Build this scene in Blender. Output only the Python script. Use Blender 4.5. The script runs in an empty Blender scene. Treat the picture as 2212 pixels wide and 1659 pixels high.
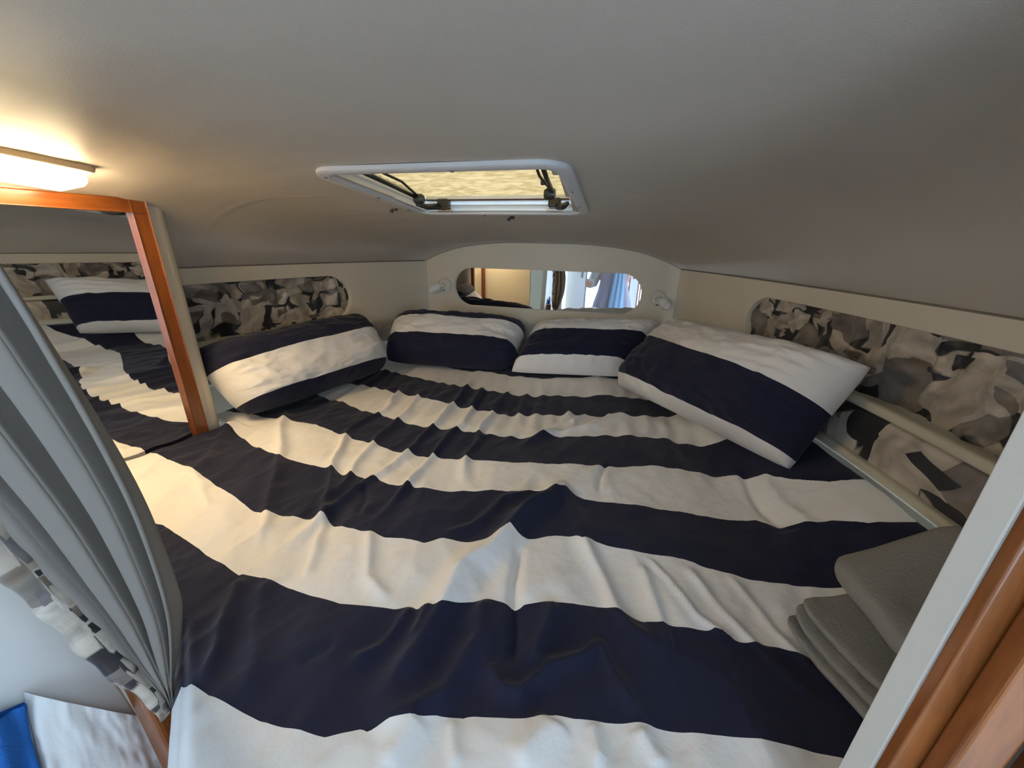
import bpy, bmesh, math, random
import numpy as np
from mathutils import Vector, Matrix
from mathutils.geometry import delaunay_2d_cdt

SC = bpy.context.scene
COL = SC.collection
PI = math.pi
rad = math.radians

# ------------------------------------------------------------------ camera
F_PX = 831.0
cam_d = bpy.data.cameras.new('camera')
cam = bpy.data.objects.new('camera', cam_d); COL.objects.link(cam)
cam_d.sensor_fit = 'HORIZONTAL'; cam_d.sensor_width = 36.0
cam_d.lens = 36.0 * F_PX / 2212.0
cam_d.clip_start = 0.01
_th, _ro, _ya = rad(20.0), rad(1.2), rad(15.0)
_fw = Vector((-math.sin(_ya)*math.cos(_th), math.cos(_ya)*math.cos(_th), -math.sin(_th)))
_r0 = Vector((math.cos(_ya), math.sin(_ya), 0)); _u0 = _r0.cross(_fw)
_rt = _r0*math.cos(_ro) + _u0*math.sin(_ro); _up = _u0*math.cos(_ro) - _r0*math.sin(_ro)
_m = Matrix((_rt, _up, -_fw)).transposed().to_4x4(); _m.translation = Vector((0.35, 0.0, 0.65))
cam.matrix_world = _m
SC.camera = cam

# ------------------------------------------------------------------ world, daylight, exposure
W = bpy.data.worlds.new('daylight'); SC.world = W; W.use_nodes = True
bg = W.node_tree.nodes['Background']
bg.inputs['Color'].default_value = (0.56, 0.78, 1.0, 1)
bg.inputs['Strength'].default_value = 4.8
SC.view_settings.view_transform = 'Standard'; SC.view_settings.look = 'None'
SC.view_settings.gamma = 1.0; SC.view_settings.use_curve_mapping = False
SC.view_settings.exposure = 0.7
SC.cycles.diffuse_bounces = 5; SC.cycles.max_bounces = 8; SC.cycles.glossy_bounces = 4
SC.cycles.use_adaptive_sampling = True; SC.cycles.adaptive_threshold = 0.06
SC.cycles.use_denoising = True
pl = bpy.data.lights.new('doorway_portal', 'AREA'); pl.shape = 'RECTANGLE'; pl.size = 1.20; pl.size_y = 0.86
pl.cycles.is_portal = True
po = bpy.data.objects.new('doorway_portal', pl); COL.objects.link(po)
po.location = (0.0, 0.36, 0.42); po.rotation_euler = (rad(90), 0, 0)   # faces the cabin (+y)

# ------------------------------------------------------------------ helpers
def tag(o, label=None, cat=None, group=None, kind=None):
    if label: o['label'] = label
    if cat: o['category'] = cat
    if group: o['group'] = group
    if kind: o['kind'] = kind
    return o
def empty(name, loc=(0, 0, 0), rz=0):
    o = bpy.data.objects.new(name, None); COL.objects.link(o)
    o.location = loc; o.rotation_euler = (0, 0, rz); o.empty_display_size = .05
    return o
def link(name, me, mat, parent=None, smooth=True):
    if mat: me.materials.append(mat)
    if smooth:
        for p in me.polygons: p.use_smooth = True
    o = bpy.data.objects.new(name, me); COL.objects.link(o)
    if parent: o.parent = parent
    return o
def obj_bm(name, bm, mat, parent=None, smooth=False, angle=None):
    bmesh.ops.recalc_face_normals(bm, faces=bm.faces)
    me = bpy.data.meshes.new(name); bm.to_mesh(me); bm.free()
    o = link(name, me, mat, parent, smooth)
    if smooth and angle: 
        me.set_sharp_from_angle(angle=rad(angle))
    return o
def bev(bm, w, seg=2):
    if w > 0:
        bmesh.ops.bevel(bm, geom=list(bm.edges), offset=w, segments=seg, affect='EDGES', profile=.5)
def box_bm(size, center=(0, 0, 0), bevel=0.0, seg=2, M=None):
    bm = bmesh.new(); bmesh.ops.create_cube(bm, size=1)
    for v in bm.verts: v.co = Vector((v.co.x*size[0]+center[0], v.co.y*size[1]+center[1], v.co.z*size[2]+center[2]))
    bev(bm, bevel, seg)
    if M: bm.transform(M)
    return bm
def join(bms):
    out = bmesh.new()
    for b in bms:
        me = bpy.data.meshes.new('tmp'); b.to_mesh(me); b.free(); out.from_mesh(me); bpy.data.meshes.remove(me)
    return out
def lathe_bm(prof, n=28, M=None, cap=True):
    bm = bmesh.new(); rings = []
    for r, z in prof:
        rings.append([bm.verts.new((r*math.cos(2*PI*i/n), r*math.sin(2*PI*i/n), z)) for i in range(n)])
    for a, b in zip(rings, rings[1:]):
        for i in range(n): bm.faces.new((a[i], a[(i+1) % n], b[(i+1) % n], b[i]))
    if cap:
        bm.faces.new(rings[0]); bm.faces.new(rings[-1])
    if M: bm.transform(M)
    return bm
def tube_bm(pts, r, n=10):
    bm = bmesh.new(); pts = [Vector(p) for p in pts]; rings = []
    rs = r if isinstance(r, (list, tuple)) else [r]*len(pts)
    for i, p in enumerate(pts):
        t = (pts[min(i+1, len(pts)-1)] - pts[max(i-1, 0)]).normalized()
        a = t.cross(Vector((0, 0, 1)))
        if a.length < .05: a = t.cross(Vector((1, 0, 0)))
        a.normalize(); b = t.cross(a)
        rings.append([bm.verts.new(p + (a*math.cos(2*PI*k/n) + b*math.sin(2*PI*k/n))*rs[i]) for k in range(n)])
    for a, b in zip(rings, rings[1:]):
        for i in range(n): bm.faces.new((a[i], a[(i+1) % n], b[(i+1) % n], b[i]))
    bm.faces.new(rings[0]); bm.faces.new(rings[-1])
    return bm
def aim(loc, axis, up=(0, 0, 1)):
    z = Vector(axis).normalized(); x = Vector(up).cross(z)
    if x.length < 1e-3: x = Vector((1, 0, 0))
    x.normalize(); y = z.cross(x)
    m = Matrix((x, y, z)).transposed().to_4x4(); m.translation = Vector(loc); return m
def grid_mesh(name, P, close_u=False, uv=None, attrs=None, keep=None):
    """P: (nv, nu, 3) array -> quad mesh; attrs: dict of (nv, nu) float arrays; keep: bool per face"""
    nv, nu, _ = P.shape
    V = P.reshape(-1, 3)
    idx = np.arange(nv*nu).reshape(nv, nu)
    if close_u:
        nx = np.roll(idx, -1, axis=1); Fq = np.stack([idx[:-1], nx[:-1], nx[1:], idx[1:]], -1)
    else:
        Fq = np.stack([idx[:-1, :-1], idx[:-1, 1:], idx[1:, 1:], idx[1:, :-1]], -1)
    Fq = Fq.reshape(-1, 4)
    if keep is not None: Fq = Fq[keep.reshape(-1)]
    me = bpy.data.meshes.new(name)
    me.from_pydata([tuple(map(float, v)) for v in V], [], Fq.tolist())
    if uv is not None:
        l = me.uv_layers.new(name='UVMap')
        li = np.empty(len(me.loops), dtype=np.int32); me.loops.foreach_get('vertex_index', li)
        l.data.foreach_set('uv', uv.reshape(-1, 2)[li].astype(np.float32).ravel())
    for k, a in (attrs or {}).items():
        at = me.attributes.new(k, 'FLOAT', 'POINT'); at.data.foreach_set('value', a.astype(np.float32).ravel())
    me.update()
    return me
def ss(t):
    t = np.clip(t, 0, 1); return t*t*(3-2*t)
def vnoise(x, y, seed=0):
    xi = np.floor(x).astype(np.int64); yi = np.floor(y).astype(np.int64); fx = x-xi; fy = y-yi
    fx = fx*fx*fx*(fx*(fx*6-15)+10); fy = fy*fy*fy*(fy*(fy*6-15)+10)
    def h(a, b):
        n = (a*374761393 + b*668265263 + seed*974711) & 0x7fffffff
        n = ((n ^ (n >> 13))*1274126177) & 0x7fffffff
        n = (n ^ (n >> 16)) & 0xffff
        return n/32767.5 - 1
    return (h(xi, yi)*(1-fx)+h(xi+1, yi)*fx)*(1-fy) + (h(xi, yi+1)*(1-fx)+h(xi+1, yi+1)*fx)*fy
def fbm(x, y, seed=0, o=3):
    s = 0; a = 1.0; t = 0
    for k in range(o):
        s = s + a*vnoise(x*2**k + 17.3*k, y*2**k + 9.1*k, seed+k*7); t += a; a *= .5
    return s/t
def ridged(x, y, seed=0, o=2):
    s = 0; a = 1.0; t = 0
    for k in range(o):
        n = 1-np.abs(vnoise(x*2**k+5*k, y*2**k+3*k, seed+k*11))*1.9
        s = s + a*n; t += a; a *= .5
    return s/t

# ------------------------------------------------------------------ materials
def mat(name):
    m = bpy.data.materials.new(name); m.use_nodes = True
    nt = m.node_tree; b = nt.nodes['Principled BSDF']
    return m, nt, b
def bump(nt, b, scale, strength, dist=.002, detail=3, coord='Object'):
    tc = nt.nodes.new('ShaderNodeTexCoord'); no = nt.nodes.new('ShaderNodeTexNoise'); bu = nt.nodes.new('ShaderNodeBump')
    no.inputs['Scale'].default_value = scale; no.inputs['Detail'].default_value = detail
    bu.inputs['Strength'].default_value = strength; bu.inputs['Distance'].default_value = dist
    nt.links.new(tc.outputs[coord], no.inputs['Vector']); nt.links.new(no.outputs['Fac'], bu.inputs['Height'])
    nt.links.new(bu.outputs['Normal'], b.inputs['Normal'])
    return no, bu
def plain(name, col, rough=.5, metal=0.0, bs=0, bst=.2, spec=.5, var=0.0, dist=.002):
    m, nt, b = mat(name)
    b.inputs['Base Color'].default_value = (*col, 1); b.inputs['Roughness'].default_value = rough
    b.inputs['Metallic'].default_value = metal; b.inputs['Specular IOR Level'].default_value = spec
    if bs:
        no, bu = bump(nt, b, bs, bst, dist)
    if var:
        tc = nt.nodes.new('ShaderNodeTexCoord'); n2 = nt.nodes.new('ShaderNodeTexNoise'); n2.inputs['Scale'].default_value = 4
        rp = nt.nodes.new('ShaderNodeValToRGB')
        rp.color_ramp.elements[0].position = .3; rp.color_ramp.elements[1].position = .7
        rp.color_ramp.elements[0].color = tuple(c*(1-var) for c in col)+(1,); rp.color_ramp.elements[1].color = tuple(min(1, c*(1+var)) for c in col)+(1,)
        nt.links.new(tc.outputs['Object'], n2.inputs['Vector']); nt.links.new(n2.outputs['Fac'], rp.inputs['Fac'])
        nt.links.new(rp.outputs['Color'], b.inputs['Base Color'])
    return m
def emis(name, col, strength):
    m, nt, b = mat(name); b.inputs['Base Color'].default_value = (*col, 1)
    b.inputs['Emission Color'].default_value = (*col, 1); b.inputs['Emission Strength'].default_value = strength
    return m
WHITE_C, NAVY_C = (.82, .785, .765), (.0125, .0135, .036)
def striped(name, stops, bs=900):
    """stops: list of (position, 'w'|'n') for the vertex attribute 'stripe'"""
    m, nt, b = mat(name)
    at = nt.nodes.new('ShaderNodeAttribute'); at.attribute_name = 'stripe'
    rp = nt.nodes.new('ShaderNodeValToRGB'); rp.color_ramp.interpolation = 'CONSTANT'
    e = rp.color_ramp.elements
    while len(e) > 1: e.remove(e[-1])
    for i, (p, c) in enumerate(stops):
        el = e[0] if i == 0 else e.new(p)
        el.position = p; el.color = (*(WHITE_C if c == 'w' else NAVY_C), 1)
    nt.links.new(at.outputs['Fac'], rp.inputs['Fac']); nt.links.new(rp.outputs['Color'], b.inputs['Base Color'])
    b.inputs['Roughness'].default_value = .85; b.inputs['Specular IOR Level'].default_value = .25
    b.inputs['Sheen Weight'].default_value = .12; b.inputs['Sheen Roughness'].default_value = .5
    # fine weave and small creases
    tc = nt.nodes.new('ShaderNodeTexCoord')
    n1 = nt.nodes.new('ShaderNodeTexNoise'); n1.inputs['Scale'].default_value = 26; n1.inputs['Detail'].default_value = 4; n1.inputs['Distortion'].default_value = .2
    b1 = nt.nodes.new('ShaderNodeBump'); b1.inputs['Strength'].default_value = .22; b1.inputs['Distance'].default_value = .012
    n2 = nt.nodes.new('ShaderNodeTexNoise'); n2.inputs['Scale'].default_value = bs
    b2 = nt.nodes.new('ShaderNodeBump'); b2.inputs['Strength'].default_value = .1; b2.inputs['Distance'].default_value = .001
    L = nt.links.new
    L(tc.outputs['Object'], n1.inputs['Vector']); L(tc.outputs['Object'], n2.inputs['Vector'])
    L(n1.outputs['Fac'], b1.inputs['Height']); L(n2.outputs['Fac'], b2.inputs['Height'])
    L(b1.outputs['Normal'], b2.inputs['Normal']); L(b2.outputs['Normal'], b.inputs['Normal'])
    return m
def wood(name, c0, c1, axis='Z', rough=.3, scale=9):
    m, nt, b = mat(name); L = nt.links.new
    tc = nt.nodes.new('ShaderNodeTexCoord'); mp = nt.nodes.new('ShaderNodeMapping')
    s = {'X': (.12, 1, 1), 'Y': (1, .12, 1), 'Z': (1, 1, .12)}[axis]
    mp.inputs['Scale'].default_value = tuple(k*scale for k in s)
    n = nt.nodes.new('ShaderNodeTexNoise'); n.inputs['Scale'].default_value = 3.5; n.inputs['Detail'].default_value = 7; n.inputs['Roughness'].default_value = .6; n.inputs['Distortion'].default_value = .6
    rp = nt.nodes.new('ShaderNodeValToRGB'); rp.color_ramp.elements[0].position = .32; rp.color_ramp.elements[1].position = .7
    rp.color_ramp.elements[0].color = (*c0, 1); rp.color_ramp.elements[1].color = (*c1, 1)
    L(tc.outputs['Object'], mp.inputs['Vector']); L(mp.outputs['Vector'], n.inputs['Vector']); L(n.outputs['Fac'], rp.inputs['Fac'])
    L(rp.outputs['Color'], b.inputs['Base Color']); b.inputs['Roughness'].default_value = rough
    b.inputs['Coat Weight'].default_value = .25; b.inputs['Coat Roughness'].default_value = .2
    return m
def print_fabric(name, scale=7.0, seed=0.0):
    """printed upholstery: overlapping blocky taupe, cream and brown shapes with black brush strokes"""
    m, nt, b = mat(name); L = nt.links.new; N = nt.nodes.new
    uv = N('ShaderNodeUVMap'); uv.uv_map = 'UVMap'
    mp = N('ShaderNodeMapping'); mp.inputs['Scale'].default_value = (scale, scale, scale); mp.inputs['Location'].default_value = (seed, seed*.7, seed*.3)
    L(uv.outputs['UV'], mp.inputs['Vector'])
    wn = N('ShaderNodeTexNoise'); wn.inputs['Scale'].default_value = .8; wn.inputs['Detail'].default_value = 1
    L(mp.outputs['Vector'], wn.inputs['Vector'])
    mx = N('ShaderNodeVectorMath'); mx.operation = 'MULTIPLY_ADD'; mx.inputs[1].default_value = (1.3, 1.3, 0)
    L(wn.outputs['Color'], mx.inputs[0]); L(mp.outputs['Vector'], mx.inputs[2])
    def layer(sc, metric, cols, feat='F1', off=0.0):
        ma = N('ShaderNodeMapping'); ma.inputs['Scale'].default_value = (sc, sc*1.25, sc); ma.inputs['Location'].default_value = (off, off*1.7, 0); ma.inputs['Rotation'].default_value = (0, 0, off)
        L(mx.outputs[0], ma.inputs['Vector'])
        vo = N('ShaderNodeTexVoronoi'); vo.distance = metric; vo.inputs['Scale'].default_value = 1.0; vo.voronoi_dimensions = '2D'
        L(ma.outputs['Vector'], vo.inputs['Vector'])
        sp = N('ShaderNodeSeparateColor'); L(vo.outputs['Color'], sp.inputs[0])
        rp = N('ShaderNodeValToRGB'); rp.color_ramp.interpolation = 'CONSTANT'; e = rp.color_ramp.elements
        while len(e) > 1: e.remove(e[-1])
        for i, (p, c) in enumerate(cols):
            el = e[0] if i == 0 else e.new(p); el.position = p; el.color = (*c, 1)
        L(sp.outputs['Red'], rp.inputs['Fac'])
        return rp, sp, vo
    r1, s1, v1 = layer(1.0, 'CHEBYCHEV', [(0, (.50, .42, .34)), (.22, (.27, .23, .195)), (.38, (.60, .52, .43)), (.62, (.24, .20, .18)), (.72, (.46, .385, .32)), (.86, (.66, .59, .51))])
    r2, s2, v2 = layer(1.45, 'MANHATTAN', [(0, (.03, .027, .03)), (.3, (.55, .48, .40)), (.52, (.27, .21, .16)), (.72, (.20, .18, .18))], off=.6)
    def ramp(src, p0, p1, inv=False):
        r = N('ShaderNodeValToRGB'); a, c = r.color_ramp.elements; a.position = p0; c.position = p1
        a.color = (1, 1, 1, 1) if inv else (0, 0, 0, 1); c.color = (0, 0, 0, 1) if inv else (1, 1, 1, 1); L(src, r.inputs['Fac']); return r
    # second layer covers only some of its own cells, near their middle
    g1 = ramp(s2.outputs['Green'], .56, .565); g2 = ramp(v2.outputs['Distance'], .50, .53, True)
    mm = N('ShaderNodeMath'); mm.operation = 'MULTIPLY'; L(g1.outputs['Color'], mm.inputs[0]); L(g2.outputs['Color'], mm.inputs[1])
    m1 = N('ShaderNodeMix'); m1.data_type = 'RGBA'; L(mm.outputs[0], m1.inputs['Factor']); L(r1.outputs['Color'], m1.inputs['A']); L(r2.outputs['Color'], m1.inputs['B'])
    # black brush strokes along the rim of some cells
    g3 = ramp(v1.outputs['Distance'], .40, .46); g4 = ramp(s1.outputs['Blue'], .5, .505)
    m3 = N('ShaderNodeMath'); m3.operation = 'MULTIPLY'; L(g3.outputs['Color'], m3.inputs[0]); L(g4.outputs['Color'], m3.inputs[1])
    m2 = N('ShaderNodeMix'); m2.data_type = 'RGBA'; L(m3.outputs[0], m2.inputs['Factor']); L(m1.outputs['Result'], m2.inputs['A']); m2.inputs['B'].default_value = (.022, .02, .024, 1)
    # soft airbrushed shading inside the shapes
    n3 = N('ShaderNodeTexNoise'); n3.inputs['Scale'].default_value = 2.2; n3.inputs['Detail'].default_value = 4; L(mx.outputs[0], n3.inputs['Vector'])
    g5 = N('ShaderNodeValToRGB'); g5.color_ramp.elements[0].position = .35; g5.color_ramp.elements[1].position = .65
    g5.color_ramp.elements[0].color = (.55, .53, .52, 1); g5.color_ramp.elements[1].color = (1, 1, 1, 1); L(n3.outputs['Fac'], g5.inputs['Fac'])
    m4 = N('ShaderNodeMix'); m4.data_type = 'RGBA'; m4.blend_type = 'MULTIPLY'; m4.inputs['Factor'].default_value = 1; L(m2.outputs['Result'], m4.inputs['A']); L(g5.outputs['Color'], m4.inputs['B'])
    L(m4.outputs['Result'], b.inputs['Base Color'])
    b.inputs['Roughness'].default_value = .42; b.inputs['Sheen Weight'].default_value = .2
    return m

M_VINYL = plain('cream_vinyl', (.68, .605, .49), .55, bs=700, bst=.12, var=.02)
M_HEAD = plain('headliner_vinyl', (.50, .445, .385), .5, bs=500, bst=.15, var=.02)
M_RAIL = plain('cream_rail', (.56, .51, .40), .4)
M_GEL = plain('white_gelcoat', (.88, .90, .90), .35)
M_JAMB = plain('white_jamb_paint', (.74, .735, .70), .5, bs=600, bst=.1)
M_PLASTIC = plain('white_plastic', (.80, .79, .76), .35)
M_CREAMPL = plain('cream_plastic', (.70, .66, .57), .4)
M_BLACK = plain('black_plastic', (.02, .02, .022), .35)
M_STEEL = plain('steel', (.62, .62, .62), .25, 1.0)
M_MIRROR = plain('mirror_silver', (.90, .91, .90), .015, 1.0)
M_TEAK = wood('teak', (.12, .030, .005), (.26, .075, .012), 'Z', .28)
M_TEAKX = wood('teak_rail', (.12, .030, .005), (.26, .075, .012), 'Y', .28)
M_TEAKD = wood('teak_door', (.13, .038, .009), (.34, .105, .022), 'Z', .25)
M_PRINT = print_fabric('printed_fabric', 12.0, 0.0)
M_PRINT2 = print_fabric('printed_fabric_other', 11.0, 3.7)
M_PRINTC = print_fabric('printed_cushion', 7.5, 5.9)
M_CURTAIN = plain('grey_curtain_velour', (.25, .22, .195), .9, bs=400, bst=.1, spec=.2)
M_GREYTOWEL = plain('grey_terry', (.29, .27, .25), .95, bs=220, bst=.6, spec=.1, dist=.004)
M_BLUE = plain('blue_terry', (.03, .16, .52), .95, bs=260, bst=.6, spec=.1, dist=.003)
M_WTOWEL = plain('white_terry', (.84, .86, .86), .9, bs=260, bst=.12, spec=.1, dist=.003)

# ------------------------------------------------------------------ hull plan
YR = [-.5, .3, .865, 1.06, 1.3, 1.75, 2.2, 2.4]; XR = [1.08, 1.06, 1.022, .995, .93, .804, .638, .56]
YL = [-.5, .3, 1.09, 1.635, 2.195, 2.4]; XL = [-1.3, -1.25, -1.181, -1.04, -.791, -.70]
_pr = np.polyfit(YR[1:-1], XR[1:-1], 3); _plf = np.polyfit(YL[1:-1], XL[1:-1], 3)
def xr(y): return np.polyval(_pr, y)
def xl(y): return np.polyval(_plf, y)
Y_BOW = 2.2
def part_x(y): return -1.02 + .1228*(y-.868)     # face of the mirror partition

def inside(p, poly):
    c = False; n = len(poly); j = n-1
    for i in range(n):
        if (poly[i][1] > p[1]) != (poly[j][1] > p[1]) and p[0] < (poly[j][0]-poly[i][0])*(p[1]-poly[i][1])/(poly[j][1]-poly[i][1])+poly[i][0]: c = not c
        j = i
    return c
def densify(loop, d=.03):
    out = []
    for a, b in zip(loop, loop[1:]+loop[:1]):
        n = max(1, int(math.dist(a, b)/d))
        out += [(a[0]+(b[0]-a[0])*k/n, a[1]+(b[1]-a[1])*k/n) for k in range(n)]
    return out
def stadium(u0, u1, v0, v1, r=None, n=14):
    r = r or (v1-v0)/2
    pts = []
    for cx, cy, a0 in ((u1-r, v0+r, -90), (u1-r, v1-r, 0), (u0+r, v1-r, 90), (u0+r, v0+r, 180)):
        for k in range(n+1):
            a = rad(a0+90*k/n); pts.append((cx+r*math.cos(a), cy+r*math.sin(a)))
    return pts
def holed_panel(name, outer, hole, fmap, rim, material, parent=None, step=.05):
    outer = densify(outer, .03)
    hd = [p for i, p in enumerate(hole) if math.dist(p, hole[i-1]) > 1e-5]; hd = densify(hd, .03)
    us = [p[0] for p in outer]; vs = [p[1] for p in outer]
    inner = []
    u = min(us)+step
    while u < max(us)-step*.5:
        v = min(vs)+step
        while v < max(vs)-step*.5:
            q = (u, v)
            if inside(q, outer) and not inside(q, hd) and min(math.dist(q, h) for h in hd) > .02: inner.append(q)
            v += step
        u += step
    vts = [Vector(p) for p in outer+hd+inner]
    no, nh = len(outer), len(hd)
    ed = [(i, (i+1) % no) for i in range(no)] + [(no+i, no+(i+1) % nh) for i in range(nh)]
    vo, eo, fo, *_ = delaunay_2d_cdt(vts, ed, [], 0, 1e-6)
    bm = bmesh.new(); bv = [bm.verts.new(fmap(v.x, v.y, 0)) for v in vo]
    for f in fo:
        c = sum((vo[i] for i in f), Vector((0, 0)))/len(f)
        if inside(c, outer) and not inside(c, hd): bm.faces.new([bv[i] for i in f])
    # rounded rim of the opening, turning back into the wall
    prof = [(0, 0), (.0015, -.0006), (.003, -.003), (.0035, -rim)]
    cu = sum(p[0] for p in hd)/nh; cv = sum(p[1] for p in hd)/nh
    rings = []
    for ins, dep in prof:
        ring = []
        for i, p in enumerate(hd):
            t = Vector(hd[(i+1) % nh])-Vector(hd[i-1]); nrm = Vector((-t.y, t.x)).normalized()
            if nrm.dot(Vector((cu, cv))-Vector(p)) < 0 and abs(nrm.y) > .3: nrm = -nrm
            elif abs(nrm.y) <= .3 and nrm.x*(cu-p[0]) < 0: nrm = -nrm
            q = Vector(p)+nrm*ins; ring.append(bm.verts.new(fmap(q.x, q.y, dep)))
        rings.append(ring)
    for a, b in zip(rings, rings[1:]):
        for i in range(nh): bm.faces.new((a[i], a[(i+1) % nh], b[(i+1) % nh], b[i]))
    bmesh.ops.remove_doubles(bm, verts=bm.verts, dist=1e-5)
    return obj_bm(name, bm, material, parent, True, 40)

# --- side walls ----------------------------------------------------------------
def side_map(fx, sgn):
    def f(u, v, d):     # u = y, v = z, d > 0 towards the cabin
        e = .01; t = Vector((float(fx(u+e)-fx(u-e)), 2*e)).normalized()
        n = Vector((t.y, -t.x))*(-1 if sgn > 0 else 1)     # into the cabin
        return Vector((float(fx(u))+n.x*d, u+n.y*d, v))
    return f
mapR = side_map(xr, 1); mapL = side_map(xl, -1)
ZS = .546
wall_right = holed_panel('wall_right', [(.33, -.3), (Y_BOW+.03, -.3), (Y_BOW+.03, ZS+.04), (.33, ZS+.04)], stadium(.2+.2, 1.668, .30, .492), mapR, .07, M_VINYL)
tag(wall_right, 'cream vinyl hull side panel with a long rounded opening, right of the berth', kind='structure')
wall_left = holed_panel('wall_left', [(.5, -.3), (Y_BOW+.03, -.3), (Y_BOW+.03, ZS+.04), (.5, ZS+.04)], stadium(.7, 1.752, .262, .487), mapL, .07, M_VINYL)
tag(wall_left, 'cream vinyl hull side panel with a rounded opening, left of the berth', kind='structure')

def gathered(name, fmap, y0, y1, z0, z1, parent, material, seed, depth=-.024, amp=.030):
    nu, nv = 300, 60
    U, V = np.meshgrid(np.linspace(y0, y1, nu), np.linspace(z0, z1, nv))
    wob = U + .05*fbm(U*5, V*7, seed+3)
    h = ridged(wob*11, V*2.6+wob*2, seed, 2)*.5 + ridged(wob*8+V*10, V*7-wob*5, seed+5, 2)*.4 + .22*fbm(U*22, V*16, seed+9)
    D = depth + amp*(h-.4)
    D = np.minimum(D, -.004)
    P = np.zeros((nv, nu, 3))
    for j in range(nu):
        a = fmap(float(U[0, j]), 0, 0); b = fmap(float(U[0, j]), 0, 1)
        n = b-a
        P[:, j, 0] = a.x+n.x*D[:, j]; P[:, j, 1] = a.y+n.y*D[:, j]; P[:, j, 2] = V[:, j]
    shift = .012*fbm(U*12, V*10, seed+21)
    uv = np.stack([U+shift, V+.02*fbm(U*9, V*9, seed+31)], -1)
    return link(name, grid_mesh(name, P, uv=uv), material, parent)
gathered('fabric_lining', mapR, .36, 1.70, .27, .52, wall_right, M_PRINT, 4)['label'] = 'gathered printed fabric in taupe, black and cream'
gathered('fabric_lining', mapL, .66, 1.78, .235, .515, wall_left, M_PRINT2, 12)['label'] = 'gathered printed fabric in taupe, black and cream'

def strip_along(name, fmap, y0, y1, prof, parent, material, n=40, uvs=False):
    """prof: closed loop of (depth, z)"""
    ys = np.linspace(y0, y1, n); m = len(prof)
    P = np.zeros((n, m, 3)); uv = np.zeros((n, m, 2))
    for i, y in enumerate(ys):
        for k, (d, z) in enumerate(prof):
            P[i, k] = fmap(float(y), z, d); uv[i, k] = (y, z + d*.7)
    me = grid_mesh(name, P, close_u=True, uv=uv)
    bm = bmesh.new(); bm.from_mesh(me); bm.verts.ensure_lookup_table()
    bm.faces.new([bm.verts[k] for k in range(m)]); bm.faces.new([bm.verts[(n-1)*m+k] for k in range(m)])
    bmesh.ops.recalc_face_normals(bm, faces=bm.faces)
    bm.to_mesh(me); bm.free()
    o = link(name, me, material, parent); me.set_sharp_from_angle(angle=rad(50))
    return o
def rprof(d0, d1, z0, z1, r, n=5):
    pts = []
    for cx, cy, a0 in ((d1-r, z0+r, -90), (d1-r, z1-r, 0), (d0+r, z1-r, 90), (d0+r, z0+r, 180)):
        for k in range(n+1):
            a = rad(a0+90*k/n); pts.append((cx+r*math.cos(a), cy+r*math.sin(a)))
    return pts
strip_along('rail', mapR, .34, 1.45, rprof(.0, .034, .286, .311, .009), wall_right, M_RAIL)['label'] = 'cream rounded rail'
strip_along('side_cushion', mapR, .34, 1.62, rprof(.0, .03, .165, .284, .012), wall_right, M_PRINTC)['label'] = 'printed padded side cushion'
strip_along('lower_rail', mapR, .34, 1.45, rprof(.0, .046, .150, .176, .009), wall_right, M_RAIL)['label'] = 'cream lower rail'
strip_along('side_cushion', mapL, .95, 2.1, rprof(.0, .055, .10, .235, .025), wall_left, M_PRINTC)['label'] = 'printed padded side cushion'

# --- bow bulkhead with oval mirror ------------------------------------------------
XC, HW = -.079, .712
def bow_map(u, v, d): return Vector((u, Y_BOW-d, v))
top = [(-.791, .546), (-.745, .567), (-.698, .588), (-.63, .611), (-.55, .632), (-.437, .647), (-.25, .655), (-.012, .657), (.17, .651), (.354, .634), (.472, .606), (.567, .572), (.638, .546)]
wall_bow = holed_panel('wall_bow', [(-.85, -.3), (.70, -.3), (.70, .60), (.50, .66), (.2, .70), (-.3, .70), (-.62, .67), (-.85, .60)], stadium(-.612, .468, .293, .517), lambda u, v, d: bow_map(u, v, d), .02, M_VINYL)
tag(wall_bow, 'cream vinyl bow bulkhead with arched top around the long oval mirror', kind='structure')
def flat_poly(name, pts, fmap, d, material, parent):
    bm = bmesh.new(); fr = [bm.verts.new(fmap(u, v, d)) for u, v in pts]; bk = [bm.verts.new(fmap(u, v, d-.004)) for u, v in pts]
    bm.faces.new(fr); bm.faces.new(bk[::-1])
    for i in range(len(fr)): j = (i+1) % len(fr); bm.faces.new((fr[i], fr[j], bk[j], bk[i]))
    return obj_bm(name, bm, material, parent)
ms = stadium(-.616, .472, .289, .521)
oval = flat_poly('oval_mirror', [p for i, p in enumerate(ms) if math.dist(p, ms[i-1]) > 1e-5], bow_map, -.012, M_MIRROR, None)
tag(oval, 'long oval frameless mirror set into the bow bulkhead above the pillows', 'mirror')

# --- headliner --------------------------------------------------------------------
def z_ceil(y): return .87-.096*y
NU, NV = 220, 200
ys = np.linspace(.22, Y_BOW+.005, NV); us = np.sin(np.linspace(-1, 1, NU)*PI/2)*.35 + np.linspace(-1, 1, NU)*.65
U, Yg = np.meshgrid(us, ys)
L_, R_ = xl(Yg)-.002, xr(Yg)+.002
Xg = (L_+R_)/2 + U*(R_-L_)/2
pw = np.interp(Yg, [.3, 1.0, 1.5, 2.2], [8.5, 8.0, 5.5, 3.4])
prof_ = 1-np.abs(U)**pw
Zg = ZS + (z_ceil(Yg)-ZS)*prof_
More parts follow.
